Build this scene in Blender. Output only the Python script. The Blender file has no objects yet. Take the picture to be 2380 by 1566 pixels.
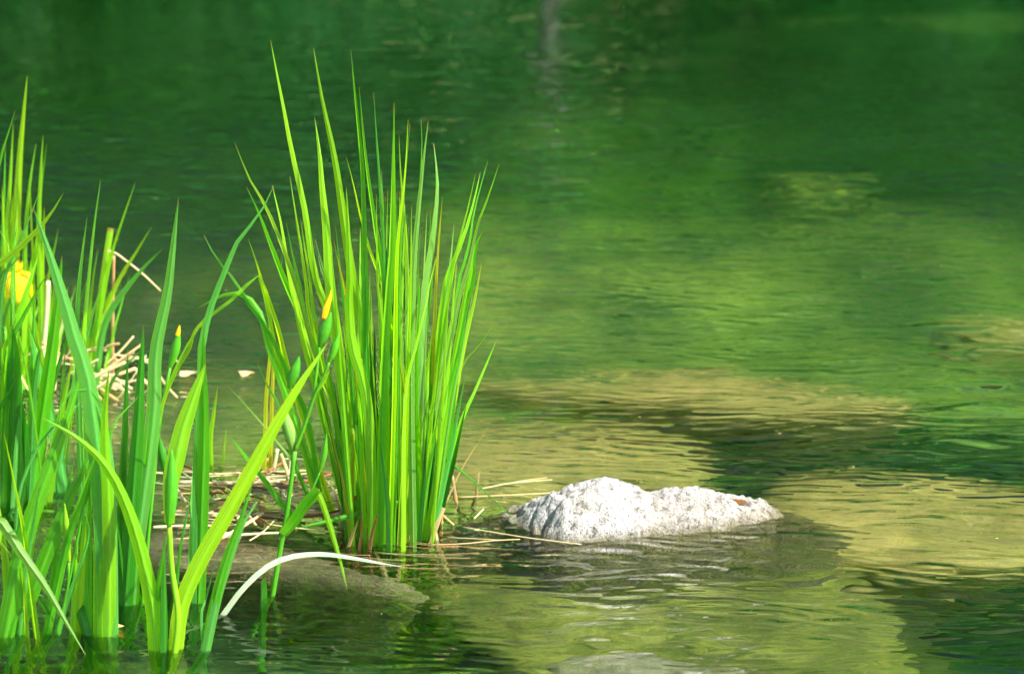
import bpy, math, random
import numpy as np
from mathutils import Vector

# ------------------------------------------------------------------ camera
sc = bpy.context.scene
R = math.radians
PITCH = R(13.7); CAMZ = 1.5; LENS = 100.0
cam_data = bpy.data.cameras.new('camera'); cam = bpy.data.objects.new('camera', cam_data)
sc.collection.objects.link(cam); sc.camera = cam
cam.location = (0, 0, CAMZ); cam.rotation_euler = (R(90) - PITCH, 0, 0)
cam_data.lens = LENS; cam_data.sensor_width = 36; cam_data.clip_start = 0.05; cam_data.clip_end = 2000
cam_data.dof.use_dof = True; cam_data.dof.focus_distance = 4.65; cam_data.dof.aperture_fstop = 5.6

# ------------------------------------------------------------------ light
SUN_EL = R(50); SUN_AZ = R(118)          # azimuth clockwise from +Y (into the picture) towards +X
SUN_DIR = Vector((math.sin(SUN_AZ) * math.cos(SUN_EL), math.cos(SUN_AZ) * math.cos(SUN_EL), math.sin(SUN_EL)))
world = bpy.data.worlds.new('World'); sc.world = world; world.use_nodes = True
wn = world.node_tree
sky = wn.nodes.new('ShaderNodeTexSky'); sky.sky_type = 'NISHITA'; sky.sun_disc = False
sky.sun_elevation = SUN_EL; sky.sun_rotation = SUN_AZ
wn.links.new(sky.outputs[0], wn.nodes['Background'].inputs[0])
wn.nodes['Background'].inputs[1].default_value = 0.08
sun_data = bpy.data.lights.new('sun', 'SUN'); sun_data.energy = 5.0; sun_data.angle = R(0.53)
sun_data.color = (1.0, 0.95, 0.86)
sun = bpy.data.objects.new('sun', sun_data); sc.collection.objects.link(sun)
sun.rotation_euler = SUN_DIR.to_track_quat('Z', 'Y').to_euler()
sc.view_settings.view_transform = 'Standard'; sc.view_settings.look = 'None'
sc.view_settings.exposure = 1.6; sc.view_settings.gamma = 1.0; sc.view_settings.use_curve_mapping = False
cy = sc.cycles
cy.max_bounces = 9; cy.diffuse_bounces = 4; cy.glossy_bounces = 4; cy.transmission_bounces = 7
cy.transparent_max_bounces = 8; cy.sample_clamp_indirect = 6.0; cy.use_denoising = True

# ------------------------------------------------------------------ helpers
rng = random.Random(7)
C = sc.collection
FP = 2380 * LENS / 36.0
CP, SP = math.cos(PITCH), math.sin(PITCH)
CROP = {0: (1, 0, 0), 1: (.4524, 0, 141.7), 2: (.5175, 0, 755.6), 3: (.3739, 453.3, 75.6), 4: (.3317, 453.3, 566.7),
        5: (.3666, 453.3, 991.7), 6: (.3174, 1133, 1038.9), 7: (.6032, 944.4, 802.8)}

def ray(u, v):
    a, b = (u - 1190) / FP, -(v - 783) / FP
    return Vector((a, CP + b * SP, -SP + b * CP))
def water_pt(u, v, z=0.0):
    d = ray(u, v); t = (z - CAMZ) / d.z
    return Vector((d.x * t, d.y * t, z))
def at(u, v, Y):
    d = ray(u, v); t = Y / d.y
    return Vector((d.x * t, Y, CAMZ + d.z * t))
def under(u, v, depth):
    """where a line of sight through the flat water surface reaches a given depth"""
    p = water_pt(u, v); d = ray(u, v).normalized()
    h = math.hypot(d.x, d.y) / 1.33
    k = depth / math.sqrt(1 - h * h)
    hd = Vector((d.x, d.y, 0)).normalized()
    q = p + hd * (h * k); q.z = -depth
    return q
def parse(s):
    out = []; k = 0
    for tok in s.split():
        if ':' in tok:
            a, tok = tok.split(':'); k = int(a)
        x, y = map(float, tok.split(',')); f = CROP[k]
        out.append((x * f[0] + f[1], y * f[0] + f[2]))
    return out

def mesh_obj(name, verts, faces, material, parent=None, smooth=True, uv=None):
    me = bpy.data.meshes.new(name)
    me.from_pydata([tuple(v) for v in verts], [], faces)
    if material: me.materials.append(material)
    if smooth: me.polygons.foreach_set('use_smooth', [True] * len(me.polygons))
    if uv is not None:
        l = me.uv_layers.new(name='UVMap')
        vi = np.empty(len(me.loops), dtype=np.int32); me.loops.foreach_get('vertex_index', vi)
        l.data.foreach_set('uv', np.asarray(uv, dtype=np.float32)[vi].ravel())
    o = bpy.data.objects.new(name, me); C.objects.link(o)
    if parent: o.parent = parent
    return o
def np_grid(name, X, Y, Z, material):
    n, m = X.shape
    me = bpy.data.meshes.new(name)
    V = np.stack([X, Y, Z], -1).reshape(-1, 3).astype(np.float32)
    idx = np.arange(n * m, dtype=np.int32).reshape(n, m)
    F = np.stack([idx[:-1, :-1], idx[:-1, 1:], idx[1:, 1:], idx[1:, :-1]], -1).reshape(-1, 4)
    me.vertices.add(len(V)); me.vertices.foreach_set('co', V.ravel())
    me.loops.add(F.size); me.loops.foreach_set('vertex_index', F.ravel())
    me.polygons.add(len(F)); me.polygons.foreach_set('loop_start', np.arange(0, F.size, 4, dtype=np.int32))
    me.update(calc_edges=True)
    me.polygons.foreach_set('use_smooth', [True] * len(F))
    me.materials.append(material)
    o = bpy.data.objects.new(name, me); C.objects.link(o)
    return o
def tag(o, label=None, cat=None, group=None, kind=None):
    if label: o['label'] = label
    if cat: o['category'] = cat
    if group: o['group'] = group
    if kind: o['kind'] = kind
    return o
def empty(name, loc):
    o = bpy.data.objects.new(name, None); o.empty_display_size = .1; o.location = loc; C.objects.link(o)
    return o
def adopt(o, parent):
    """parent with the part's mesh kept where it is in the world"""
    o.parent = parent; o.location = -parent.location
    return o
def smoothstep(a, b, x):
    t = np.clip((x - a) / (b - a), 0, 1); return t * t * (3 - 2 * t)

def catmull(P, n):
    P = [2 * P[0] - P[1]] + P + [2 * P[-1] - P[-2]]
    seg = len(P) - 3
    out = []
    for i in range(n + 1):
        s = i / n * seg; k = min(int(s), seg - 1); t = s - k
        a, b, c, d = P[k:k + 4]
        out.append(.5 * ((2 * b) + (c - a) * t + (2 * a - 5 * b + 4 * c - d) * t * t + (3 * b - a - 3 * c + d) * t ** 3))
    return out
def even(P, n):
    """resample a polyline by length"""
    L = [0]
    for a, b in zip(P, P[1:]): L.append(L[-1] + (b - a).length)
    out = []; j = 0
    for i in range(n + 1):
        s = L[-1] * i / n
        while j < len(L) - 2 and L[j + 1] < s: j += 1
        t = (s - L[j]) / max(L[j + 1] - L[j], 1e-9)
        out.append(P[j].lerp(P[j + 1], t))
    return out, L[-1]
def hash3(i, j, k, seed):
    h = (i * 374761393 + j * 668265263 + k * 1274126177 + seed * 974711) & 0xffffffff
    h = ((h ^ (h >> 13)) * 1274126177) & 0xffffffff
    h = ((h ^ (h >> 16)) * 2246822519) & 0xffffffff
    return ((h ^ (h >> 15)) & 0xffffff) / float(0xffffff)
def vnoise(x, y, z, seed=0):
    x, y, z = np.broadcast_arrays(np.asarray(x, float), np.asarray(y, float), np.asarray(z, float))
    xi, yi, zi = np.floor(x).astype(np.int64), np.floor(y).astype(np.int64), np.floor(z).astype(np.int64)
    fx, fy, fz = x - xi, y - yi, z - zi
    fx, fy, fz = [f * f * f * (f * (f * 6 - 15) + 10) for f in (fx, fy, fz)]
    r = 0
    for a in (0, 1):
        for b in (0, 1):
            for c in (0, 1):
                w = (fx if a else 1 - fx) * (fy if b else 1 - fy) * (fz if c else 1 - fz)
                r = r + w * hash3(xi + a, yi + b, zi + c, seed)
    return r * 2 - 1
def fbm(x, y, z, octaves=4, seed=0, gain=.5):
    s, a, f = 0, 1, 1
    for o in range(octaves):
        s = s + a * vnoise(x * f, y * f, z * f, seed + o); a *= gain; f *= 2.03
    return s

# ------------------------------------------------------------------ materials
def new_mat(name):
    m = bpy.data.materials.new(name); m.use_nodes = True; m.node_tree.nodes.clear()
    return m, m.node_tree.nodes, m.node_tree.links
class N:
    """short-hand for building node trees"""
    def __init__(s, name): s.m, s.n, s.l = new_mat(name)
    def node(s, t, **kw):
        x = s.n.new(t)
        for k, v in kw.items():
            if k.startswith('_'): setattr(x, k[1:], v)
            else: s.set(x.inputs[k.replace('__', ' ')], v)
        return x
    def set(s, inp, v):
        if isinstance(v, bpy.types.NodeSocket): s.l.new(v, inp)
        else: inp.default_value = v
    def math(s, op, a, b=None, c=None):
        x = s.n.new('ShaderNodeMath'); x.operation = op
        for i, v in enumerate((a, b, c)):
            if v is not None: s.set(x.inputs[i], v)
        return x.outputs[0]
    def mix(s, fac, a, b, blend='MIX'):
        x = s.n.new('ShaderNodeMix'); x.data_type = 'RGBA'; x.blend_type = blend
        s.set(x.inputs[0], fac)
        s.set(x.inputs[6], a if isinstance(a, bpy.types.NodeSocket) else (*a, 1) if len(a) == 3 else a)
        s.set(x.inputs[7], b if isinstance(b, bpy.types.NodeSocket) else (*b, 1) if len(b) == 3 else b)
        return x.outputs[2]
    def ramp(s, fac, stops):
        x = s.n.new('ShaderNodeValToRGB'); s.set(x.inputs[0], fac)
        el = x.color_ramp.elements
        while len(el) < len(stops): el.new(.5)
        for e, (p, c) in zip(el, stops):
            e.position = p; e.color = (c, c, c, 1) if isinstance(c, (int, float)) else (*c, 1)
        return x.outputs[0]
    def noise(s, vec, scale, detail=4, rough=.55, distort=0):
        x = s.n.new('ShaderNodeTexNoise'); s.set(x.inputs['Vector'], vec)
        x.inputs['Scale'].default_value = scale; x.inputs['Detail'].default_value = detail
        x.inputs['Roughness'].default_value = rough; x.inputs['Distortion'].default_value = distort
        return x.outputs[0]
    def mapping(s, vec, scale):
        x = s.n.new('ShaderNodeMapping'); s.set(x.inputs[0], vec); x.inputs['Scale'].default_value = scale
        return x.outputs[0]
    def bump(s, h, strength, dist):
        x = s.n.new('ShaderNodeBump'); s.set(x.inputs['Height'], h)
        x.inputs['Strength'].default_value = strength; x.inputs['Distance'].default_value = dist
        return x.outputs[0]
    def out(s, surf, vol=None):
        o = s.n.new('ShaderNodeOutputMaterial'); s.l.new(surf, o.inputs[0])
        if vol: s.l.new(vol, o.inputs[1])
        return s.m

def leaf_material(name, trans=.5, rough=.38, spec=.5, dry_tip=True, pale_base=True, streak=1.0):
    k = N(name)
    uv = k.n.new('ShaderNodeUVMap').outputs[0]
    sep = k.n.new('ShaderNodeSeparateXYZ'); k.l.new(uv, sep.inputs[0])
    u, v = sep.outputs[0], sep.outputs[1]
    oi = k.n.new('ShaderNodeObjectInfo')
    col, rnd = oi.outputs['Color'], oi.outputs['Random']
    off = k.n.new('ShaderNodeVectorMath'); off.operation = 'ADD'
    cmb = k.n.new('ShaderNodeCombineXYZ'); k.l.new(k.math('MULTIPLY', rnd, 37.0), cmb.inputs[2])
    k.l.new(uv, off.inputs[0]); k.l.new(cmb.outputs[0], off.inputs[1])
    vein = k.noise(k.mapping(off.outputs[0], (34, 1.0, 1)), 1.0, 3, .65)
    patch = k.noise(k.mapping(off.outputs[0], (1.2, 5, 1)), 1.0, 3, .5)
    c = k.mix(k.math('MULTIPLY', k.ramp(vein, [(.32, 0.0), (.68, 1.0)]), .85 * streak), col, k.mix(1.0, col, (.45, .62, .45), 'MULTIPLY'))
    c = k.mix(k.math('MULTIPLY', k.ramp(patch, [(.45, 0.0), (.75, 1.0)]), .4), c, k.mix(1.0, c, (1.55, 1.18, .7), 'MULTIPLY'))
    # midrib, a thick darker band along the middle
    mid = k.math('SUBTRACT', 1.0, k.math('MULTIPLY', k.math('ABSOLUTE', k.math('SUBTRACT', u, .5)), 2.0))
    rib = k.ramp(mid, [(.55, 0.0), (.86, 1.0)])
    edge = k.ramp(mid, [(.0, 1.0), (.16, 0.0)])
    c = k.mix(k.math('MULTIPLY', rib, .35), c, k.mix(1.0, c, (.6, .8, .7), 'MULTIPLY'))
    c = k.mix(k.math('MULTIPLY', edge, .45), c, k.mix(1.0, c, (1.9, 1.35, .8), 'MULTIPLY'))
    if pale_base:
        c = k.mix(k.ramp(v, [(.03, .75), (.30, 0.0)]), c, k.mix(1.0, c, (1.5, 1.12, .6), 'MULTIPLY'))
    if dry_tip:
        c = k.mix(k.ramp(v, [(.982, 0.0), (.998, .9)]), c, (.30, .17, .06))
    spot = k.noise(k.mapping(off.outputs[0], (9, 60, 1)), 1.0, 1, .5)
    c = k.mix(k.math('MULTIPLY', k.ramp(spot, [(.76, 0.0), (.80, 1.0)]), .45), c, (.20, .15, .05))
    tc = k.mix(1.0, c, (2.7, 2.0, .35), 'MULTIPLY')
    nrm = k.bump(vein, .6, .0014)
    p = k.node('ShaderNodeBsdfPrincipled', Base__Color=c, Roughness=rough, Normal=nrm)
    p.inputs['Specular IOR Level'].default_value = spec
    t = k.node('ShaderNodeBsdfTranslucent', Color=tc)
    mx = k.n.new('ShaderNodeMixShader')
    tf = k.math('SUBTRACT', trans, k.math('MULTIPLY', rib, trans * .5))
    k.l.new(tf, mx.inputs[0]); k.l.new(p.outputs[0], mx.inputs[1]); k.l.new(t.outputs[0], mx.inputs[2])
    return k.out(mx.outputs[0])

M = {}
M['leaf'] = leaf_material('iris_leaf', .56)
M['stem'] = leaf_material('iris_stem', .22, .4, .5, dry_tip=False)
M['straw'] = leaf_material('dry_straw', .25, .5, .4, dry_tip=False, pale_base=False)

def rock_material():
    k = N('pale_granite')
    tc = k.n.new('ShaderNodeTexCoord').outputs['Object']
    big = k.noise(tc, 7, 5, .6); mid = k.noise(tc, 42, 6, .7); fine = k.noise(tc, 190, 4, .7)
    st = k.noise(k.mapping(tc, (90, 60, 160)), 1.0, 4, .65)
    c = k.mix(k.ramp(big, [(.35, 0.0), (.7, 1.0)]), (.48, .475, .47), (.44, .40, .32))
    c = k.mix(k.math('MULTIPLY', k.ramp(mid, [(.33, 1.0), (.49, 0.0)]), .8), c, (.09, .08, .065))
    c = k.mix(k.math('MULTIPLY', k.ramp(fine, [(.33, 1.0), (.45, 0.0)]), .8), c, (.055, .05, .045))
    pit = k.noise(k.mapping(tc, (105, 105, 52)), 1.0, 3, .7, .6)
    c = k.mix(k.math('MULTIPLY', k.ramp(pit, [(.55, 0.0), (.66, 1.0)]), .85), c, (.06, .052, .04))
    c = k.mix(k.math('MULTIPLY', k.ramp(st, [(.6, 0.0), (.72, 1.0)]), .6), c, (.5, .5, .5))
    geo = k.n.new('ShaderNodeNewGeometry'); sp = k.n.new('ShaderNodeSeparateXYZ'); k.l.new(geo.outputs['Position'], sp.inputs[0])
    wet = k.math('ADD', sp.outputs[2], k.math('MULTIPLY', k.math('SUBTRACT', mid, .5), .02))
    wf = k.ramp(k.math('MULTIPLY_ADD', wet, 10.0, .5), [(.46, 1.0), (.56, 0.0)])      # algae coat below the water line
    c = k.mix(k.math('MULTIPLY', wf, .85), c, k.mix(mid, (.20, .19, .05), (.46, .42, .14)))
    wr = k.ramp(k.math('MULTIPLY_ADD', wet, 10.0, .5), [(.55, 1.0), (.72, 0.0)])
    c = k.mix(k.math('MULTIPLY', wr, .8), c, k.mix(1.0, c, (.40, .38, .28), 'MULTIPLY'))
    h = k.math('SUBTRACT', k.math('ADD', k.math('MULTIPLY', mid, .7), k.math('MULTIPLY', fine, .35)), k.math('MULTIPLY', pit, .5))
    b = k.bump(h, 1.0, .022)
    p = k.node('ShaderNodeBsdfPrincipled', Base__Color=c, Normal=b, Roughness=k.ramp(wf, [(0.0, .72), (1.0, .35)]))
    return k.out(p.outputs[0])
M['rock'] = rock_material()

def sunken_material(name, a, b, d):
    k = N(name)
    tc = k.n.new('ShaderNodeTexCoord').outputs['Object']
    big = k.noise(tc, 9, 6, .7); mid = k.noise(tc, 26, 5, .65); fine = k.noise(tc, 90, 3, .6)
    c = k.mix(k.ramp(big, [(.42, 0.0), (.58, 1.0)]), a, b)
    c = k.mix(k.math('MULTIPLY', k.ramp(mid, [(.55, 0.0), (.72, 1.0)]), .75), c, d)
    c = k.mix(k.math('MULTIPLY', k.ramp(fine, [(.30, 1.0), (.48, 0.0)]), .35), c, d)
    p = k.node('ShaderNodeBsdfPrincipled', Base__Color=c, Roughness=.8, Normal=k.bump(mid, .6, .02))
    return k.out(p.outputs[0])
M['sunk_tan'] = sunken_material('sunken_tan_stone', (.56, .38, .14), (.36, .27, .085), (.11, .10, .025))
M['sunk_olive'] = sunken_material('sunken_olive_stone', (.29, .25, .055), (.12, .115, .025), (.045, .05, .012))
M['sunk_grey'] = sunken_material('sunken_grey_stone', (.30, .28, .18), (.20, .20, .10), (.08, .08, .04))
M['sunk_brown'] = sunken_material('sunken_brown_stone', (.20, .16, .085), (.12, .10, .05), (.05, .05, .022))

def terrain_material():
    k = N('pond_ground')
    tc = k.n.new('ShaderNodeTexCoord').outputs['Object']
    sp = k.n.new('ShaderNodeSeparateXYZ'); k.l.new(tc, sp.inputs[0])
    n1 = k.noise(tc, 2.6, 6, .65); n2 = k.noise(tc, 14, 4, .6); n3 = k.noise(tc, 5, 5, .65)
    mud = k.n.new('ShaderNodeAttribute'); mud.attribute_name = 'mud'
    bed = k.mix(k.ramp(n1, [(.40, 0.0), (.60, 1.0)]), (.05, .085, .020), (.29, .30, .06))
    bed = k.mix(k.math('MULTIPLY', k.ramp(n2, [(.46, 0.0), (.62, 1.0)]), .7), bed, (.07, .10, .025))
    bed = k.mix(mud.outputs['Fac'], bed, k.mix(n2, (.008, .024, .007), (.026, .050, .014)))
    land = k.mix(k.ramp(n3, [(.4, 0.0), (.62, 1.0)]), (.07, .13, .02), (.12, .09, .04))
    c = k.mix(k.ramp(k.math('MULTIPLY_ADD', sp.outputs[2], 2.0, .5), [(.49, 0.0), (.56, 1.0)]), bed, land)
    p = k.node('ShaderNodeBsdfPrincipled', Base__Color=c, Roughness=.9, Normal=k.bump(n2, .6, .05))
    return k.out(p.outputs[0])
M['terrain'] = terrain_material()

def water_material():
    k = N('pond_water')
    geo = k.n.new('ShaderNodeTexCoord').outputs['Object']
    # short ripples on top of the modelled waves, calmer in the lee of the plants
    wv = k.n.new('ShaderNodeVectorMath'); wv.operation = 'ADD'; k.l.new(geo, wv.inputs[0])
    wob = k.n.new('ShaderNodeTexNoise'); wob.inputs['Scale'].default_value = 2.2; k.l.new(geo, wob.inputs['Vector'])
    ws = k.n.new('ShaderNodeVectorMath'); ws.operation = 'SCALE'; k.l.new(wob.outputs['Color'], ws.inputs[0]); ws.inputs['Scale'].default_value = .10
    k.l.new(ws.outputs[0], wv.inputs[1]); wp = wv.outputs[0]
    def train(lam, rot, dist, slope, seed):
        mp = k.n.new('ShaderNodeMapping'); k.l.new(wp, mp.inputs[0]); mp.inputs['Rotation'].default_value = (0, 0, R(rot)); mp.inputs['Location'].default_value = (seed, seed * 1.7, 0)
        w = k.n.new('ShaderNodeTexWave'); w.wave_type = 'BANDS'; w.bands_direction = 'Y'; w.wave_profile = 'SIN'
        k.l.new(mp.outputs[0], w.inputs['Vector']); w.inputs['Scale'].default_value = .314 / lam
        w.inputs['Distortion'].default_value = dist; w.inputs['Detail'].default_value = 1.5; w.inputs['Detail Scale'].default_value = .8 * lam / .06
        p = k.ramp(k.noise(k.mapping(mp.outputs[0], (1.6, 3.4, 1)), 1.0, 2, .5), [(.36, .25), (.62, 1.0)])
        return k.math('MULTIPLY', k.math('MULTIPLY', w.outputs['Fac'], p), slope * lam / math.pi * 100)
    n1 = k.math('ADD', k.math('ADD', train(.058, 3, 9, .10, 0.0), train(.035, 13, 8, .11, 3.3)), k.math('ADD', train(.09, -9, 9, .07, 7.1), train(.024, -4, 7, .08, 11.7)))
    n2 = k.noise(k.mapping(wp, (20, 44, 1)), 1.0, 1, .5)
    m = k.noise(k.mapping(geo, (.9, 1.5, 1)), 1.0, 2, .5)
    sp = k.n.new('ShaderNodeSeparateXYZ'); k.l.new(geo, sp.inputs[0])
    lee = k.math('MULTIPLY', k.ramp(k.math('MULTIPLY_ADD', sp.outputs[0], .8, .5), [(.25, 1.0), (.72, 0.0)]), k.ramp(k.math('MULTIPLY_ADD', sp.outputs[1], .5, -2.0), [(.33, 1.0), (.62, 0.0)]))
    h = k.math('MULTIPLY', k.math('ADD', n1, k.math('MULTIPLY', n2, .12)), k.math('MULTIPLY', k.ramp(m, [(.35, .55), (.65, 1.0)]), k.math('MULTIPLY', k.math('SUBTRACT', 1.0, k.math('MULTIPLY', lee, .62)), k.ramp(k.math('MULTIPLY', sp.outputs[1], .0625), [(.25, 1.25), (.34, 2.3), (.50, 2.2), (.68, .6)]))))
    nrm = k.bump(h, 1.0, .016)
    fr = k.node('ShaderNodeFresnel', IOR=1.333, Normal=nrm)
    rf = k.node('ShaderNodeBsdfRefraction', Color=(.97, 1, .95, 1), Roughness=0.0, IOR=1.333, Normal=nrm)
    gl = k.node('ShaderNodeBsdfAnisotropic' if False else 'ShaderNodeBsdfGlossy', Color=(1, 1, 1, 1), Roughness=0.0, Normal=nrm)
    mx = k.n.new('ShaderNodeMixShader')
    k.l.new(fr.outputs[0], mx.inputs[0]); k.l.new(rf.outputs[0], mx.inputs[1]); k.l.new(gl.outputs[0], mx.inputs[2])
    va = k.node('ShaderNodeVolumeAbsorption', Color=(.34, .82, .27, 1), Density=1.1)
    return k.out(mx.outputs[0], va.outputs[0])
M['water'] = water_material()

def foliage_material(name, a, b, trans=.52):
    k = N(name)
    oi = k.n.new('ShaderNodeObjectInfo')
    at_ = k.n.new('ShaderNodeAttribute'); at_.attribute_name = 'tint'
    c = k.mix(at_.outputs['Fac'], a, b)
    hs = k.n.new('ShaderNodeHueSaturation'); k.l.new(c, hs.inputs['Color'])
    k.l.new(k.math('MULTIPLY_ADD', oi.outputs['Random'], .04, .48), hs.inputs['Hue'])
    k.l.new(k.math('MULTIPLY_ADD', oi.outputs['Random'], .5, .75), hs.inputs['Value'])
    p = k.node('ShaderNodeBsdfPrincipled', Base__Color=hs.outputs[0], Roughness=.55)
    t = k.node('ShaderNodeBsdfTranslucent', Color=k.mix(1.0, hs.outputs[0], (1.7, 1.7, .6), 'MULTIPLY'))
    mx = k.n.new('ShaderNodeMixShader'); mx.inputs[0].default_value = trans
    k.l.new(p.outputs[0], mx.inputs[1]); k.l.new(t.outputs[0], mx.inputs[2])
    return k.out(mx.outputs[0])
M['crown'] = foliage_material('shade_toned_foliage', (.014, .11, .038), (.05, .27, .075))  # understorey shade put into the colour of low trees and shrubs
M['crown_lit'] = foliage_material('sun_toned_foliage', (.035, .165, .026), (.125, .36, .04))  # sunlight on the upper crowns put into the foliage colour
def bark_material(name, a, b, s):
    k = N(name)
    tc = k.n.new('ShaderNodeTexCoord').outputs['Object']
    n = k.noise(k.mapping(tc, s), 1.0, 5, .65)
    p = k.node('ShaderNodeBsdfPrincipled', Base__Color=k.mix(k.ramp(n, [(.4, 0.0), (.62, 1.0)]), a, b), Roughness=.9, Normal=k.bump(n, .7, .03))
    return k.out(p.outputs[0])
M['bark'] = bark_material('brown_bark', (.05, .038, .025), (.13, .10, .065), (14, 14, 2.5))
M['pale_bark'] = bark_material('pale_bark', (.10, .105, .09), (.06, .055, .045), (3, 3, 9))

# ------------------------------------------------------------------ pond ground, one sheet to the horizon
def ground_z(X, Y):
    z = -0.33 - .42 * smoothstep(6.5, 10, Y) - .5 * smoothstep(10, 15, Y)
    z = z + .17 * smoothstep(.45, -.45, X) * smoothstep(8.5, 6.0, Y)      # shelving up where the irises root
    z = z + .10 * fbm(X * .9, Y * .9, 0 * X, 4, 3)
    shore = 19.5 + 1.2 * fbm(X * .12, Y * 0, 0 * X, 3, 9)
    far = (Y - shore); z = np.where(far > -4, z * smoothstep(0.3, -4, far) + np.minimum(np.maximum(far, 0) * .16 + np.maximum(far - 2.5, 0) * .58, 25 + far * .02), z)
    near = 1.4 - Y; z = np.where(near > -1.6, z * smoothstep(.2, -1.6, near) + np.minimum(np.maximum(near, 0) * .2, .5), z)
    return z
gx = np.concatenate([-np.geomspace(400, 4, 40), np.linspace(-3.9, 3.9, 120), np.geomspace(4, 400, 40)])
gy = np.concatenate([-np.geomspace(300, 1, 24), np.linspace(-.6, 14, 170), np.linspace(14.3, 40, 60), np.geomspace(42, 900, 28)])
GX, GY = np.meshgrid(gx, gy)
GZ = ground_z(GX, GY)
def blob(u, v, depth, ax, ay):
    p = under(u, v, depth); return np.exp(-((GX - p.x) / ax) ** 2 - ((GY - p.y) / ay) ** 2)
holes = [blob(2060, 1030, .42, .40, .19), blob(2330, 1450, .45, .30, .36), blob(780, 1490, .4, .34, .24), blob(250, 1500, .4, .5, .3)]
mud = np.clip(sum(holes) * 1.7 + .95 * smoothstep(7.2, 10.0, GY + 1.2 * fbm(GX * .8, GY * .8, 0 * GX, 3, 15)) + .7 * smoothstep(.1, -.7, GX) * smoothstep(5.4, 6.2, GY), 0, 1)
GZ = np.where(GY < 17, GZ - .35 * np.clip(holes[0] + holes[1] + holes[2] * .7, 0, 1), GZ)
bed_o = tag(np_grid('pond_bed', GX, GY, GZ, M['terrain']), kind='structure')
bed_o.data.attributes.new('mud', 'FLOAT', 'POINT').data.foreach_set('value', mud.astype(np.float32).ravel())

# ------------------------------------------------------------------ water with real waves
def wave_z(X, Y, spread=.36):
    g = np.random.default_rng(11)
    z = np.zeros_like(X)
    n = 80
    for i in range(n):
        lam = .05 * (5.0 ** g.uniform(0, 1))
        a = math.pi / 2 + .12 + g.normal(0, spread)
        k = 2 * math.pi / lam
        slope = .020 * (lam / .14) ** .1
        fade = smoothstep(3.0, 5.0, lam / (.0018 * np.abs(Y)))      # grid cannot carry it farther out
        z += fade * slope / k * np.cos(k * (X * math.cos(a) + Y * math.sin(a)) + g.uniform(0, 6.283))
    patch = .75 + .45 * fbm(X * .9, Y * .7, 0 * X, 3, 21)
    shelter = 1 - .62 * smoothstep(.35, -.35, X) * smoothstep(5.4, 4.7, Y)        # lee of the irises
    rough = (.72 + .35 * smoothstep(4.4, 5.6, Y)) * (1 - .6 * smoothstep(7.5, 10.5, Y))
    z *= patch * shelter * rough
    return z
wx = np.concatenate([-np.geomspace(60, 2.75, 22), np.linspace(-2.7, 2.7, 760), np.geomspace(2.75, 60, 22)])
wy = np.concatenate([np.linspace(1.2, 3.3, 12), np.geomspace(3.33, 14.5, 860), np.linspace(14.8, 22, 14)])
WX, WY = np.meshgrid(wx, wy)
dense = smoothstep(2.75, 2.5, np.abs(WX)) * smoothstep(3.35, 3.6, WY) * smoothstep(14.5, 13.5, WY)
WZ = wave_z(WX, WY) * dense
tag(np_grid('water', WX, WY, WZ, M['water']), kind='structure')

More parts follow.
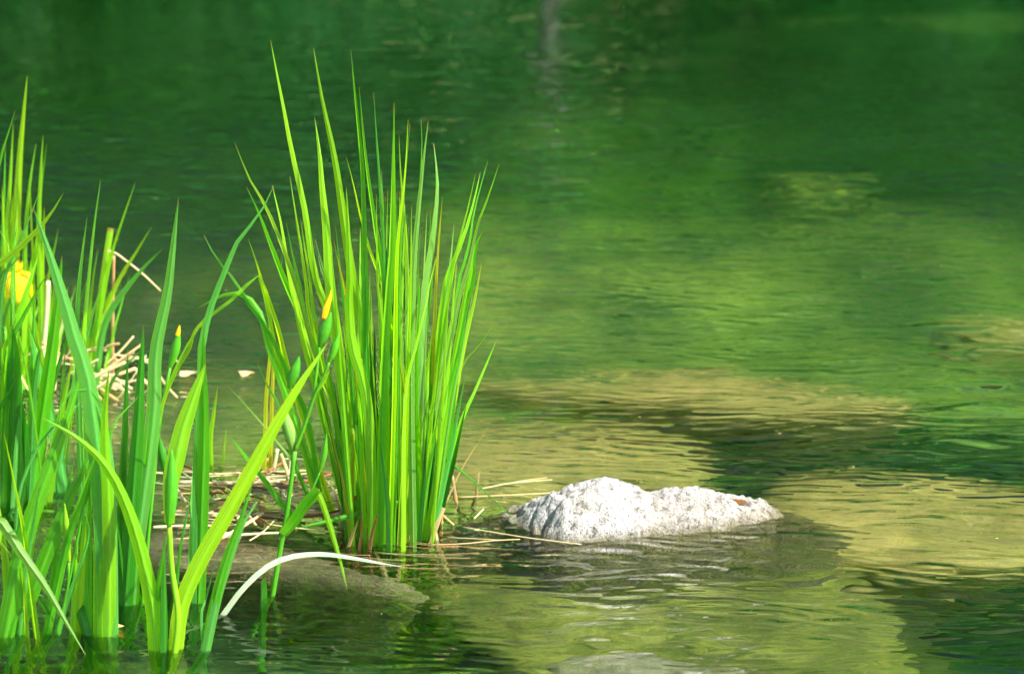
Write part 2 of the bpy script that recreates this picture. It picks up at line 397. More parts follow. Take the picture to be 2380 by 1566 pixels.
# ------------------------------------------------------------------ the dry boulder
def boulder_main():
    front = [water_pt(*p) for p in parse('6:140,540 260,600 400,660 560,708 830,700 1050,674 1300,650 1600,622 1900,588 2050,558 2140,492')]
    fx = np.array([p.x for p in front]); fy = np.array([p.y for p in front])
    sil = parse('6:140,528 250,432 420,352 560,292 720,248 930,240 1060,282 1190,322 1300,290 1400,300 1480,290 1700,325 1850,340 1990,346 2060,400 2140,482')
    rx, rz, ry = [], [], []
    n = len(sil)
    for i, (u, v) in enumerate(sil):
        t = i / (n - 1)
        x0 = water_pt(u, v + 60).x
        yf = float(np.interp(x0, fx, fy))
        Y = yf + .03 + .085 * math.sin(math.pi * min(max(t * 1.02, 0), 1)) ** .6
        p = at(u, v, Y); rx.append(p.x); rz.append(max(p.z, .004)); ry.append(Y)
    rx, rz, ry = map(np.array, (rx, rz, ry))
    x0, x1 = rx[0], rx[-1]
    cx, cy_ = (x0 + x1) / 2, float(np.mean(fy)) + .1
    X, Y = np.meshgrid(np.linspace(x0 - .22, x1 + .26, 300), np.linspace(fy.min() - .22, ry.max() + .40, 210))
    out = np.maximum(x0 - X, X - x1).clip(0)
    zr = np.interp(X, rx, rz); yr = np.interp(X, rx, ry); yf = np.interp(X, fx, fy)
    hf = np.maximum(yr - yf, .03); hb = hf * .55 + .02
    d = np.where(Y < yr, (yr - Y) / hf, (Y - yr) / hb)
    su = np.array([p[0] for p in sil]); sv = np.array([p[1] for p in sil])
    for it in range(4):                     # ridge height until the outline sits where it should
        z = np.where(d < 1, zr * (1 - np.abs(d) ** 2.2), -(d - 1) * hf * 1.7)
        z = z - out * .8 - out * out * 2 - (out > 0) * np.minimum(d, 1) * .01
        dep = Y * CP - (z - CAMZ) * SP
        u_ = 1190 + FP * X / dep; v_ = 783 - FP * (Y * SP + (z - CAMZ) * CP) / dep
        v_ = np.where(d < .98, v_, 9e9)
        k_ = np.argmin(v_, axis=0); cols = np.arange(X.shape[1])
        dv = v_[k_, cols] - np.interp(u_[k_, cols], su, sv)
        zr = np.maximum(zr + np.where(out > 0, 0, dv * dep[k_, cols] / FP), .003)
    # hollow that keeps a little rain water, behind a rim
    pc = at(*parse('6:1590,392')[0], float(np.interp(at(*parse('6:1590,392')[0], cy_).x, rx, ry)) - .008)
    hol = np.exp(-((X - pc.x) / .060) ** 2 - ((Y - pc.y - .004) / .020) ** 2)
    nz = fbm(X * 9, Y * 9, z * 9, 5, 40) * .006 + fbm(X * 42, Y * 42, z * 42, 4, 60, .6) * .0048
    rid = 1 - np.abs(fbm(X * 16, Y * 16 + .5, z * 10, 3, 77)); nz = nz - np.clip(rid - .86, 0, 1) * .05
    z = z + nz - hol * .022 + .016 * np.exp(-((X - pc.x) / .075) ** 2 - ((Y - pc.y + .032) / .013) ** 2)
    # the cleft in the left shoulder
    cl = at(*parse('6:440,425')[0], float(np.interp(at(*parse('6:440,425')[0], cy_).x, rx, ry)) - .05)
    z = z - .018 * np.exp(-((X - cl.x) / .028) ** 2 - ((Y - cl.y - (X - cl.x) * .4) / .010) ** 2)
    z = np.maximum(z, -.5)
    o = np_grid('granite_boulder', X - cx, Y - cy_, z, M['rock'])
    o.location = (cx, cy_, 0)
    tag(o, 'pale granite boulder rising out of the water, with a brown puddle in its top', 'boulder')
    # puddle
    k = N('brown_puddle')
    tc = k.n.new('ShaderNodeTexCoord').outputs['Object']
    nn = k.noise(tc, 60, 3, .6)
    p = k.node('ShaderNodeBsdfPrincipled', Base__Color=k.mix(nn, (.10, .05, .015), (.22, .085, .03)), Roughness=.06)
    pm = k.out(p.outputs[0])
    near = ((X - pc.x) / .075) ** 2 + ((Y - pc.y - .004) / .026) ** 2 < 1
    level = float(np.percentile(z[near], 40))
    vs, fs_, seen = [], [], {}
    def vid(a, b):
        if (a, b) not in seen: seen[(a, b)] = len(vs); vs.append((X[a, b] - pc.x, Y[a, b] - pc.y, 0))
        return seen[(a, b)]
    for a in range(X.shape[0] - 1):
        for b in range(X.shape[1] - 1):
            if near[a, b] and z[a:a + 2, b:b + 2].min() < level:
                fs_.append((vid(a, b), vid(a, b + 1), vid(a + 1, b + 1), vid(a + 1, b)))
    pu = mesh_obj('puddle', vs, fs_, pm, o); pu.location = (pc.x - cx, pc.y - cy_, level)
    pu['label'] = 'shallow reddish brown rain puddle'
    return o
boulder_main()

# ------------------------------------------------------------------ stones under water
def slab(name, outline, depth, material, label, drop=.45, top=.03, seed=0, tilt=0.0, soft=False):
    pts = [under(u, v, depth) for u, v in parse(outline)]
    c = sum(pts, Vector()) / len(pts)
    loop = [pts[-1]] + pts + [pts[0], pts[1]]
    # keep one turn of the closed outline
    n_ = len(pts); dense_ = catmull(loop, (n_ + 2) * 24)[24:24 * (n_ + 1) + 1]
    ring, _ = even(dense_, 110); ring = ring[:-1]
    nA = len(ring)
    RX = np.array([p.x - c.x for p in ring]); RY = np.array([p.y - c.y for p in ring])
    wob = 1 + .05 * fbm(RX * 4, RY * 4, 0 * RX + seed, 4, seed)
    RX, RY = RX * wob, RY * wob
    sz = float(np.mean(np.hypot(RX, RY)))
    prof = [(.0, top), (.2, top * .97), (.4, top * .9), (.55, top * .8), (.7, top * .6), (.82, top * .35), (.92, .0), (1.0, -.03), (1.03, -.07), (1.07, -.16), (1.12, -.3), (1.18, -.3 - drop * .5)]
    if soft: prof[-5:] = [(1.0, -.02), (1.015, -.045), (1.0, -.07), (.93, -.11), (.75, -.30)]
    V, F = [], []
    for r, h in prof:
        for qx, qy in zip(RX, RY):
            L_ = math.hypot(qx, qy); f = r if r <= 1 else 1 + (r - 1) * sz / max(L_, .02)     # the flanks are as wide all round
            V.append([qx * f, qy * f, h + tilt * qx * f])
    V = np.array(V)
    V[:, 2] += .035 * fbm(V[:, 0] * 3.2, V[:, 1] * 3.2, V[:, 2] * 3, 5, seed + 5) * np.repeat([1, 1, 1, 1, 1, 1, 1, 1, 1, .8, .5, .3], nA)
    for i in range(len(prof) - 1):
        for j in range(nA):
            F.append((i * nA + j, i * nA + (j + 1) % nA, (i + 1) * nA + (j + 1) % nA, (i + 1) * nA + j))
    o = mesh_obj(name, V, F, material); o.location = (c.x, c.y, -depth)
    return tag(o, label, 'stone', 'stones lying under the water')
slab('sunken_stone', '0:1830,1105 1960,1092 2120,1098 2300,1125 2480,1170 2500,1260 2380,1300 2200,1312 2040,1310 1900,1290 1780,1230 1770,1150', .18, M['sunk_tan'],
     'broad tan flat stone under water right of the pale boulder', seed=1, soft=True)
slab('sunken_stone', '0:1160,1275 1350,1275 1600,1262 1800,1235 1960,1290 2045,1370 2080,1450 2140,1530 2150,1640 1700,1690 1330,1690 1200,1600 1100,1500 1010,1415 1000,1345 1070,1290', .24, M['sunk_olive'],
     'wide olive mossy stone under water in front of the pale boulder', seed=2, top=.05, soft=True)
slab('sunken_stone', '0:980,985 1200,962 1450,965 1600,1000 1655,1060 1630,1120 1480,1150 1200,1160 1000,1150 930,1070', .21, M['sunk_tan'],
     'tan flat stone under water between the boulder and the long ridge stone', seed=3, soft=True)
slab('sunken_stone', '0:1080,885 1250,862 1500,852 1750,866 1900,895 2060,918 2130,936 1990,950 1800,955 1600,938 1350,912 1180,900', .17, M['sunk_tan'],
     'long pale ridge stone under water behind the boulder', seed=4, top=.012, soft=True)
slab('sunken_stone', '0:1290,1530 1400,1506 1520,1508 1640,1535 1760,1575 1650,1640 1380,1640 1260,1590', .05, M['sunk_grey'],
     'grey rounded stone just under the surface beside the olive stone', seed=5, top=.02, drop=.3, soft=True)
slab('sunken_stone', '0:330,1245 500,1252 650,1277 800,1320 960,1360 985,1372 900,1380 700,1355 500,1330 330,1310', .07, M['sunk_brown'],
     'long brown-grey stone under water at the foot of the tall iris clump', seed=6, top=.02, soft=True)
slab('sunken_stone', '0:1780,418 1850,408 1950,410 2030,420 1960,434 1850,434', .60, M['sunk_tan'],
     'blurred narrow tan stone deep under the open water behind', seed=7, top=.01, soft=True)
slab('sunken_stone', '0:2180,735 2300,722 2420,735 2480,760 2380,775 2240,765', .24, M['sunk_tan'],
     'small pale stone under water beyond the ridge stone', seed=8, soft=True)
slab('sunken_stone', '0:330,690 480,655 620,660 700,740 690,850 560,890 400,880 320,800', .30, M['sunk_brown'],
     'brown flat stone under water behind the left iris plants', seed=9, soft=True)
slab('sunken_stone', '0:1800,45 2000,34 2300,28 2600,40 2600,66 2300,78 2000,70', 1.0, M['sunk_brown'],
     'dark reddish brown slab put in for a band of mirrored shade on the farthest open water', seed=10, top=.01, soft=True)  # slab stands in for a dark band of mirrored shade

# ------------------------------------------------------------------ iris leaves
COL = {'g': (.095, .42, .010), 'y': (.25, .56, .009), 'b': (.105, .40, .072), 'd': (.050, .29, .014), 'w': (.20, .44, .08),
       's': (.80, .70, .48), 'k': (.36, .42, .012), 'n': (.26, .13, .055), 'r': (.44, .31, .15), 'e': (.020, .15, .010), 'p': (.44, .56, .48)}  # last entry has sun glare painted in, for the arching leaf
def tint(c):
    f = rng.uniform(.86, 1.14); return (c[0] * f * rng.uniform(.85, 1.2), c[1] * f, c[2] * f, 1)
def leaf_mesh(name, P, width, material, color, face=None, twist=None, taper=.5, base_w=.72, cut=False, fold=.30, cup=None, parent=None):
    raw = catmull(P, 60); n = max(10, min(26, int(len(P) * 5)))
    pts, length = even(raw, n)
    face = rng.uniform(-50, 50) if face is None else face
    twist = rng.uniform(-35, 35) if twist is None else twist
    us = (-1, -.55, -.16, 0, .16, .55, 1)
    V, F, UV = [], [], []
    for i, p in enumerate(pts):
        t = i / n
        T = (pts[min(i + 1, n)] - pts[max(i - 1, 0)]).normalized()
        ph = R(face + twist * t)
        view = Vector((math.sin(ph), -math.cos(ph), .15))
        S = T.cross(view)
        if S.length < 1e-4: S = Vector((1, 0, 0))
        S.normalize(); Nn = S.cross(T).normalized()
        vis = max(.55, abs(math.cos(ph)))
        w = width / vis * .5
        w *= base_w + (1 - base_w) * min(1, t / .35)
        if not cut:
            q = max(0.0, (1 - t)) / taper
            if q < 1: w *= (q * (2 - q)) ** .86 if q > 0 else 0
            w = max(w, .00035)
        for u in us:
            e = 1 - abs(u)
            off = -fold * w * abs(u) ** 1.3 + (.05 * width if u == 0 else 0)
            V.append(p + S * (u * w) + Nn * off); UV.append((u * .5 + .5, t))
    m = len(us)
    for i in range(n):
        for j in range(m - 1):
            F.append((i * m + j, i * m + j + 1, (i + 1) * m + j + 1, (i + 1) * m + j))
    o = mesh_obj(name, V, F, material, uv=UV)
    o.color = tint(COL[color]) if isinstance(color, str) else (*color, 1)
    if parent: adopt(o, parent)
    return o
def path3d(spec, Y=None, lean=None, root=True):
    """pixels, tip first, to 3-D points, base first; distance from where the base meets the water"""
    px = parse(spec)[::-1]
    if Y is None: Y = water_pt(*px[0]).y
    lean = rng.uniform(-.07, .07) if lean is None else lean
    n = len(px); P = []
    for i, (u, v) in enumerate(px):
        t = i / (n - 1); P.append(at(u, v, Y + lean * t * t))
    if root:
        d = (P[1] - P[0]).normalized()
        if d.z < .3: d = Vector((d.x * .3, d.y * .3, 1)).normalized()
        k = .22 + P[0].z / max(d.z, .3)
        P = [P[0] - d * k, P[0] - d * k * .4] + P
    return P, Y
def px_m(w, Y): return w * math.hypot(Y, 1.2) / FP
def leaf(parent, w, col, spec, Y=None, lean=None, root=True, **kw):
    P, Y = path3d(spec, Y, lean, root)
    return leaf_mesh('leaf', P, px_m(w, Y), kw.pop('mat', M['leaf']), col, parent=parent, **kw)
def tube_mesh(name, P, radii, material, color, parent=None, sides=8, cap=True, flat=1.0):
    raw = catmull(P, 48); n = max(6, min(22, len(P) * 5)); pts, L = even(raw, n)
    V, F, UV = [], [], []
    for i, p in enumerate(pts):
        t = i / n; T = (pts[min(i + 1, n)] - pts[max(i - 1, 0)]).normalized()
        S = T.cross(Vector((0, -1, .2))); S = S.normalized() if S.length > 1e-4 else Vector((1, 0, 0)); B = S.cross(T)
        r = float(np.interp(t, np.linspace(0, 1, len(radii)), radii))
        for j in range(sides):
            a = 2 * math.pi * j / sides
            V.append(p + S * (r * math.cos(a)) + B * (r * flat * math.sin(a))); UV.append((j / sides, t))
    for i in range(n):
        for j in range(sides):
            F.append((i * sides + j, i * sides + (j + 1) % sides, (i + 1) * sides + (j + 1) % sides, (i + 1) * sides + j))
    if cap:
        F.append(tuple(range(sides))[::-1]); F.append(tuple(range(n * sides, (n + 1) * sides)))
    o = mesh_obj(name, V, F, material, uv=UV)
    o.color = tint(COL[color]) if isinstance(color, str) else (*color, 1)
    if parent: adopt(o, parent)
    return o
def stem(parent, w, col, spec, Y=None, lean=0.0, root=True, taper=.75, name='flower_stem'):
    P, Y = path3d(spec, Y, lean, root); r = px_m(w, Y) / 2
    return tube_mesh(name, P, [r, r, r * taper], M['stem'], col, parent), Y
def bud(parent, w, spec, Y, col='g', name='flower_bud', lean=0.0):
    P, Y = path3d(spec, Y, lean, False); r = px_m(w, Y) / 2
    return tube_mesh(name, P, [r * .35, r * .8, r, r * .95, r * .6, r * .12], M['stem'], col, parent, flat=.7)
def plant(name, spec, label, group=None, cat='iris plant'):
    p = parse(spec)[0]; q = water_pt(*p); q.z = -.2
    return tag(empty(name, q), label, cat, group)

# ---- the tall clump in the middle
cl = plant('iris_clump', '0:915,1250', 'tallest dense clump of upright green iris leaves, standing beside the pale boulder', cat='iris clump')
LV = [
 (15, 'y', '3:470,50 515,280 552,465 600,720 690,1130 745,1500 4:1000,700 1080,1300 0:823,1226', dict(twist=70, face=-20)),
 (21, 'y', '3:737,100 790,420 870,800 935,1250 985,1566 4:1180,650 1230,1000 0:875,1240', {}),
 (14, 'g', '3:968,110 990,350 1020,650 1040,900 1055,1566 4:1200,900 0:890,1260', {}),
 (13, 'g', '3:1020,340 1050,700 1080,950 1130,1300 1170,1566 0:920,900 930,1230', {}),
 (11, 'd', '3:1110,375 1125,600 1150,950 1170,1300 1175,1566 0:905,900 915,1255', {}),
 (20, 'g', '3:1238,437 1230,700 1225,1000 1215,1400 1200,1566 0:888,900 880,1270', {}),
 (11, 'y', '3:1268,640 1280,900 1310,1250 1320,1566 0:948,900 945,1250', {}),
 (11, 'y', '3:1325,540 1300,900 1260,1250 1245,1566 0:915,900 905,1280', {}),
 (9, 'g', '3:1337,565 1310,850 1280,1200 1270,1566 0:925,900 915,1265', {}),
 (9, 'g', '3:1405,545 1410,700 1390,1100 1370,1400 1350,1566 0:950,900 950,1240', {}),
 (17, 'w', '3:1450,550 1420,800 1375,1250 1355,1566 0:955,900 960,1270', {}),
 (19, 'w', '3:1483,690 1510,900 1505,1100 1470,1400 1440,1566 0:982,900 975,1235', dict(face=40, twist=20)),
 (9, 'k', '3:1538,1020 1520,1250 1500,1566 0:1005,900 985,1220', {}),
 (9, 'y', '3:1743,880 1690,1120 1630,1350 1590,1566 0:1015,900 990,1215', {}),
 (15, 'y', '3:1773,875 1735,1050 1680,1250 1600,1450 1560,1566 0:1010,900 985,1215', {}),
 (8, 'g', '3:1820,805 1770,980 1730,1150 1700,1350 1640,1566 0:1035,900 1005,1220', {}),
 (11, 'y', '3:1890,815 1830,1000 1750,1220 1690,1566 0:1045,900 1000,1230', {}),
 (19, 'w', '3:1775,1150 1740,1300 1695,1500 4:1850,400 1740,1000 1700,1500 0:1010,1225', dict(face=45, twist=10)),
 (22, 'g', '3:1790,1225 1740,1350 1720,1566 4:1890,400 1800,1000 1760,1400 0:1018,1197', {}),
 (13, 'y', '4:2010,125 1960,400 1880,750 1800,1200 0:1012,1190', {}),
 (6, 'w', '4:2105,540 2000,700 1875,850 1820,1100 0:1015,1185', {}),
 (14, 'w', '3:248,688 330,900 430,1070 520,1280 620,1566 4:780,600 870,900 1000,1250 0:835,1215', {}),
 (19, 'g', '3:320,960 400,1140 470,1330 560,1566 4:720,480 820,720 950,1050 0:815,1205', {}),
 (12, 'y', '3:480,950 540,1200 580,1450 4:690,330 760,650 860,1050 0:810,1215', {}),
 (10, 'y', '3:590,895 620,1100 660,1350 690,1566 4:800,500 920,1000 0:830,1200', {}),
 (26, 'y', '3:743,528 775,750 790,950 820,1250 840,1566 4:1000,700 1060,1150 0:850,1250', dict(face=10, twist=10)),
 (10, 'g', '3:568,1185 610,1400 650,1566 4:760,450 850,900 0:815,1200', {}),
 (11, 'y', '3:655,1160 690,1400 715,1566 4:830,500 930,1000 0:845,1235', {}),
 (9, 'y', '3:940,775 990,970 1035,1180 1100,1400 1165,1566 4:1400,650 1470,1000 0:955,1235', {}),
 (24, 'y', '3:940,960 950,1200 965,1566 4:1080,350 1100,700 1190,1000 1230,1400 0:868,1270', dict(face=8, twist=12)),
 (8, 'y', '3:1127,1010 1130,1300 1135,1566 0:900,900 900,1260', {}),
 (11, 'y', '3:1345,1080 1340,1350 1335,1566 4:1500,500 1480,1000 0:935,1275', {}),
 (10, 'g', '3:1400,1240 1385,1450 4:1560,500 1540,1000 0:970,1255', {}),
 (7, 'k', '3:860,1280 895,1450 925,1566 4:1060,400 1120,900 0:860,1255', {}),
 (8, 'w', '3:750,1295 790,1450 825,1566 4:940,400 1030,900 0:850,1240', {}),
 (8, 'w', '3:765,1390 790,1500 4:930,330 1000,800 0:842,1238', {}),
 (10, 'y', '3:1510,1370 1460,1566 4:1640,350 1560,700 1480,1100 0:940,1280', {}),
 (13, 'g', '3:55,1260 130,1400 260,1566 4:380,430 470,550 580,750 660,950 790,1250 0:748,1195', {}),
 (14, 'y', '3:330,1280 380,1430 420,1566 4:500,350 580,600 640,850 760,1250 0:772,1190', {}),
 (16, 'g', '4:20,450 150,380 250,345 320,350 390,390 440,450 475,540 520,720 600,950 720,1300 0:760,1195', dict(taper=.4, lean=.06)),
 (9, 'y', '0:375,935 395,880 430,810 470,750 540,695 585,650 602,640 622,720 645,830 690,990 735,1180', dict(taper=.5, lean=-.1)),
 (9, 'k', '4:510,320 530,700 500,1100 490,1530 0:614,1100', {}),
 (9, 'k', '4:520,420 550,700 540,1100 530,1500 0:626,1100', {}),
 (5, 'w', '4:235,1000 400,1180 560,1370 680,1520 0:720,1150', {}),
 (12, 'g', '4:245,1345 350,1480 5:400,280 550,480 640,590 0:700,1230', {}),
 (10, 'g', '4:440,840 500,980 580,1120 640,1300 700,1550 0:730,1180', {}),
 (11, 'g', '4:1395,690 1385,900 1390,1300 0:915,1258', dict(cut=True)),
 (9, 'g', '5:2050,615 1900,470 1700,290 1560,195 1508,180 1470,245 1390,400 1290,640', dict(taper=.75, fold=.3)),
 (5, 'r', '5:1860,0 1700,250 1620,420 1590,480 1560,560', dict(taper=.9)),
 (13, 'g', '5:650,640 880,590 1200,510 1400,470 1520,455 1555,470 1545,530 1510,650', dict(taper=.6, lean=-.12)),
 (9, 'y', '5:1440,80 1400,180 1320,330 1250,450 1200,640', {}),
 (9, 'd', '4:1190,20 1195,400 1200,860 1215,1300 0:878,1262', {}),
 (11, 'd', '4:1690,100 1680,500 1650,1000 1620,1400 0:985,1228', {}),
]
for w, col, spec, kw in LV: leaf(cl, w * 1.02, col, spec, **kw)
# the folded yellow end of the broken leaf
leaf(cl, 10, 'k', '4:1540,1300 1480,1100 1445,900 1410,690', Y=water_pt(915, 1258).y - .01, lean=0, root=False, base_w=1, taper=.9)
# shorter leaves that fill the clump's heart
for i in range(90):
    bx = rng.uniform(805, 1015); by = 1238 + (bx - 910) * 0 + rng.uniform(-50, 45) * (1 - ((bx - 910) / 125) ** 2) ** .5
    s = (bx - 910) / 105
    h = rng.uniform(250, 560) * (1 - .25 * abs(s))
    tx = bx + s * rng.uniform(10, 75) + rng.uniform(-35, 35)
    mx_ = bx * .55 + tx * .45 + rng.uniform(-7, 7)
    leaf(cl, rng.uniform(6, 15), rng.choice('gggyyyeeeedbk'), f'0:{tx},{by-h} {(mx_+tx)/2},{by-h*.75} {mx_},{by-h*.5} {bx},{by}')
for i in range(48):
    bx = rng.uniform(815, 1010); by = 1240 + rng.uniform(-50, 30); s = (bx - 905) / 105
    h = rng.uniform(520, 830) * (1 - .18 * abs(s)); tx = bx + s * rng.uniform(20, 120) + rng.uniform(-30, 30); mx_ = bx * .58 + tx * .42 + rng.uniform(-8, 8)
    leaf(cl, rng.uniform(5, 12), rng.choice('ggeyyyyw'), f'0:{tx},{by-h} {(mx_+tx)/2},{by-h*.75} {mx_},{by-h*.5} {bx},{by}')
for i in range(34):      # dead bases
    bx = rng.uniform(790, 1020); by = 1245 + rng.uniform(-40, 45) * (1 - min(1, ((bx - 910) / 130) ** 2)) ** .5
    h = rng.uniform(30, 130); tx = bx + rng.uniform(-30, 30)
    leaf(cl, rng.uniform(7, 13), rng.choice('nnrr'), f'0:{tx},{by-h} {(bx+tx)/2+rng.uniform(-5,5)},{by-h*.5} {bx},{by}', mat=M['straw'], cut=rng.random() < .6)

# ---- flowering stems standing in front of the tall clump
fs = plant('iris_flower_stalk', '0:633,1384', 'branched flower stalk with green buds, one orange tipped, before the tall clump', cat='iris plant')
st, Y0 = stem(fs, 13, 'g', '4:700,1450 5:630,170 605,380 580,560 545,750 490,1070')
stem(fs, 9, 'g', '4:940,830 900,930 830,1085 760,1290 700,1450', Y=Y0, root=False, name='branch')
stem(fs, 8, 'g', '4:872,720 850,900 825,1090', Y=Y0 + .004, root=False, name='branch')
bud(fs, 17, '4:1012,625 990,690 965,770 938,830', Y0)
b1 = bud(fs, 26, '4:952,480 925,560 900,640 872,722', Y0 + .004)
P_, _ = path3d('4:955,322 945,380 925,440 905,520', Y0 + .004, 0, False); r_ = px_m(14, Y0) / 2
tip = tube_mesh('petal_tip', P_, [r_ * .8, r_, r_ * .7, r_ * .1], M['leaf'], (.90, .66, .02), fs)
bud(fs, 24, '4:730,788 712,850 690,920 658,1010', Y0 + .01)
sh = bud(fs, 28, '4:610,1130 640,1240 670,1350 695,1465', Y0 + .006, 'w', 'leaf_sheath')
leaf(fs, 9, 'y', '4:945,880 900,960 850,1030 815,1095', Y=Y0, lean=0, root=False)
leaf(fs, 26, 'g', '5:790,405 700,505 640,600 565,690', Y=Y0 - .005, lean=-.02, root=False, cut=True, base_w=.8, fold=.5)
st2, Y1 = stem(fs, 6, 'g', '5:790,290 740,400 690,520 640,610', Y=Y0 + .05, root=False, name='branch')
bud(fs, 14, '5:833,45 822,150 808,220 788,295', Y0 + .05)
leaf(fs, 14, 'y', '5:965,1030 910,820 850,620 800,470 765,400', Y=Y0 - .02, lean=-.04, root=False, taper=.9, base_w=1)
stub = plant('cut_iris_stump', '0:607,1400', 'short cut green leaf stump just above the water', cat='iris stump')
leaf(stub, 21, 'd', '5:420,980 420,1050 5:420,1110', cut=True, base_w=1, fold=.4)

# ---- the arching leaf, sun glare painted into its pale colour
ar = plant('drooping_iris_leaf', '0:519,1428', 'leaf with painted white glare arching low over the water', cat='iris leaf')
leaf(ar, 13, 'p', '5:1310,885 1180,865 1000,832 800,806 600,826 450,892 300,1030 180,1190', mat=M['stem'], face=0, twist=0, lean=.10, taper=.45, fold=.08)

# ---- left front plants
f1 = plant('iris_plant', '0:400,1515', 'iris fan with one long bright leaf slanting right and a budded stalk')
leaf(f1, 37, 'y', '4:930,690 840,830 740,980 580,1250 2:1060,780 900,1060 815,1260 790,1460', face=5, twist=15, lean=.05)
_, Yf = stem(f1, 16, 'y', '2:760,890 770,1080 800,1300 785,1470')
leaf(f1, 42, 'y', '2:925,170 870,320 820,470 790,600 765,720 760,890', Y=Yf, lean=.03, root=False, face=0, twist=10, taper=.6, base_w=.55, fold=.3)
bud(f1, 30, '2:770,560 772,680 768,790 758,905', Yf - .008, 'g')
leaf(f1, 40, 'y', '2:190,415 350,510 480,640 570,820 640,1050 690,1300 700,1465', face=-10, twist=20, lean=-.04, taper=.75)
leaf(f1, 19, 'd', '2:740,940 735,1100 738,1300 740,1470')
leaf(f1, 15, 'g', '2:790,1130 745,1000 705,1200 715,1300 720,1450'.replace('790,1130 745,1000', '750,930'))
f1b = plant('iris_plant', '0:482,1512', 'small iris fan with a blue-green leaf, right of the slanting bright leaf')
leaf(f1b, 22, 'b', '2:1165,780 1090,900 1000,1150 960,1300 925,1465', face=15)
leaf(f1b, 24, 'g', '2:1135,700 1085,860 1020,1030 960,1250 920,1460')
leaf(f1b, 8, 'b', '2:970,1040 945,1150 925,1230 905,1300 915,1460')

f2 = plant('iris_plant', '0:460,1402', 'iris fan with a long dark blue-green leaf bending over to the right')
leaf(f2, 22, 'b', '0:636,433 604,497 1:1220,930 1150,1100 1090,1250 1040,1450 2:905,250 890,600 885,900 880,1250', face=10, twist=20, taper=.62)
leaf(f2, 32, 'g', '1:1045,1355 2:910,200 915,450 905,800 890,1250', face=-12, twist=5)
leaf(f2, 9, 'b', '2:880,420 870,700 860,1000 850,1250')
leaf(f2, 9, 'd', '2:865,720 840,850 810,1000 790,1200', )

f3 = plant('iris_plant', '0:305,1408', 'iris fan of tall straight leaves, one with a sharp pale tip')
leaf(f3, 36, 'b', '1:917,705 890,950 860,1200 800,1500 2:690,400 640,800 600,1080 585,1255', face=8, twist=8, taper=.55)
leaf(f3, 37, 'd', '2:645,0 632,200 620,420 600,700 560,1260', face=-20, twist=15)
leaf(f3, 20, 'd', '2:575,110 560,500 545,900 540,1240')
leaf(f3, 20, 'g', '2:640,700 625,900 610,1080 600,1250')
_, Y3 = stem(f3, 9, 'g', '2:765,190 735,330 710,500 690,700 665,960 640,1240')
bud(f3, 21, '2:805,15 798,60 785,120 762,195', Y3)
P_, _ = path3d('2:807,0 803,20 798,45', Y3, 0, False)
tube_mesh('petal_tip', P_, [.004, .003, .0006], M['leaf'], (.90, .66, .02), f3)
bud(f3, 20, '2:715,500 725,560 735,610 742,670', Y3, 'd')
bud(f3, 12, '2:690,430 692,500 697,570', Y3, 'g')
leaf(f3, 8, 'y', '1:1060,1310 1000,1390 2:850,110 795,200 740,330 710,460', Y=Y3 - .01, root=False)

f4 = plant('iris_plant', '0:228,1480', 'iris fan with paired upright leaves and one long blue-green leaf leaning left')
leaf(f4, 42, 'b', '1:170,750 240,950 330,1230 400,1480 2:385,200 430,500 465,900 485,1400', face=5, twist=25, taper=.5)
leaf(f4, 29, 'y', '2:490,190 470,450 485,750 492,1000 490,1400', face=20)
leaf(f4, 24, 'y', '2:425,655 430,850 432,1100 435,1400', face=-15)
leaf(f4, 26, 'b', '2:445,340 480,480 500,650 505,900 510,1395')
leaf(f4, 10, 'g', '2:305,508 275,470 262,410 290,320 340,288 400,288 440,325 475,420 500,600 500,900 480,1390', taper=.6, lean=-.06)
leaf(f4, 11, 'g', '2:622,320 560,385 500,470 480,700 470,1380')
leaf(f4, 26, 'd', '2:345,1215 360,1290 390,1395', cut=True, base_w=1)
_, Y4 = stem(f4, 8, 'g', '2:375,810 350,950 300,1200 255,1390')
bud(f4, 16, '2:400,650 395,700 388,750 375,815', Y4)
leaf(f4, 12, 'b', '2:375,830 400,930 360,1080 300,1250 260,1390')

f5 = plant('iris_plant', '0:20,1480', 'iris fan with broad leaves leaning right over its pale-tipped drooping leaf')
leaf(f5, 44, 'g', '2:375,180 290,450 200,700 100,1000 20,1400', face=-5, twist=15, taper=.6)
leaf(f5, 36, 'g', '2:490,470 420,560 310,780 200,1050 70,1390', face=10, twist=-15, taper=.6)
leaf(f5, 34, 'w', '2:385,1480 300,1340 200,1170 100,1030 0,880 -60,860 -110,1000 -130,1400', face=0, twist=0, lean=-.10, taper=.7)
leaf(f5, 20, 'g', '2:200,1215 160,1215 110,1260 70,1320 50,1400', taper=.8)
leaf(f5, 9, 'b', '2:385,320 300,410 200,500 110,680 75,850 60,1390', )
_, Y5 = stem(f5, 9, 'g', '2:310,1065 305,1180 280,1290 250,1390')
bud(f5, 18, '2:290,800 297,900 303,980 312,1070', Y5, 'y')
leaf(f5, 12, 'y', '2:-10,960 40,1020 60,1060 100,1120 120,1400')
leaf(f5, 11, 'd', '2:165,1215 200,1270 235,1330', Y=Y5, root=False)

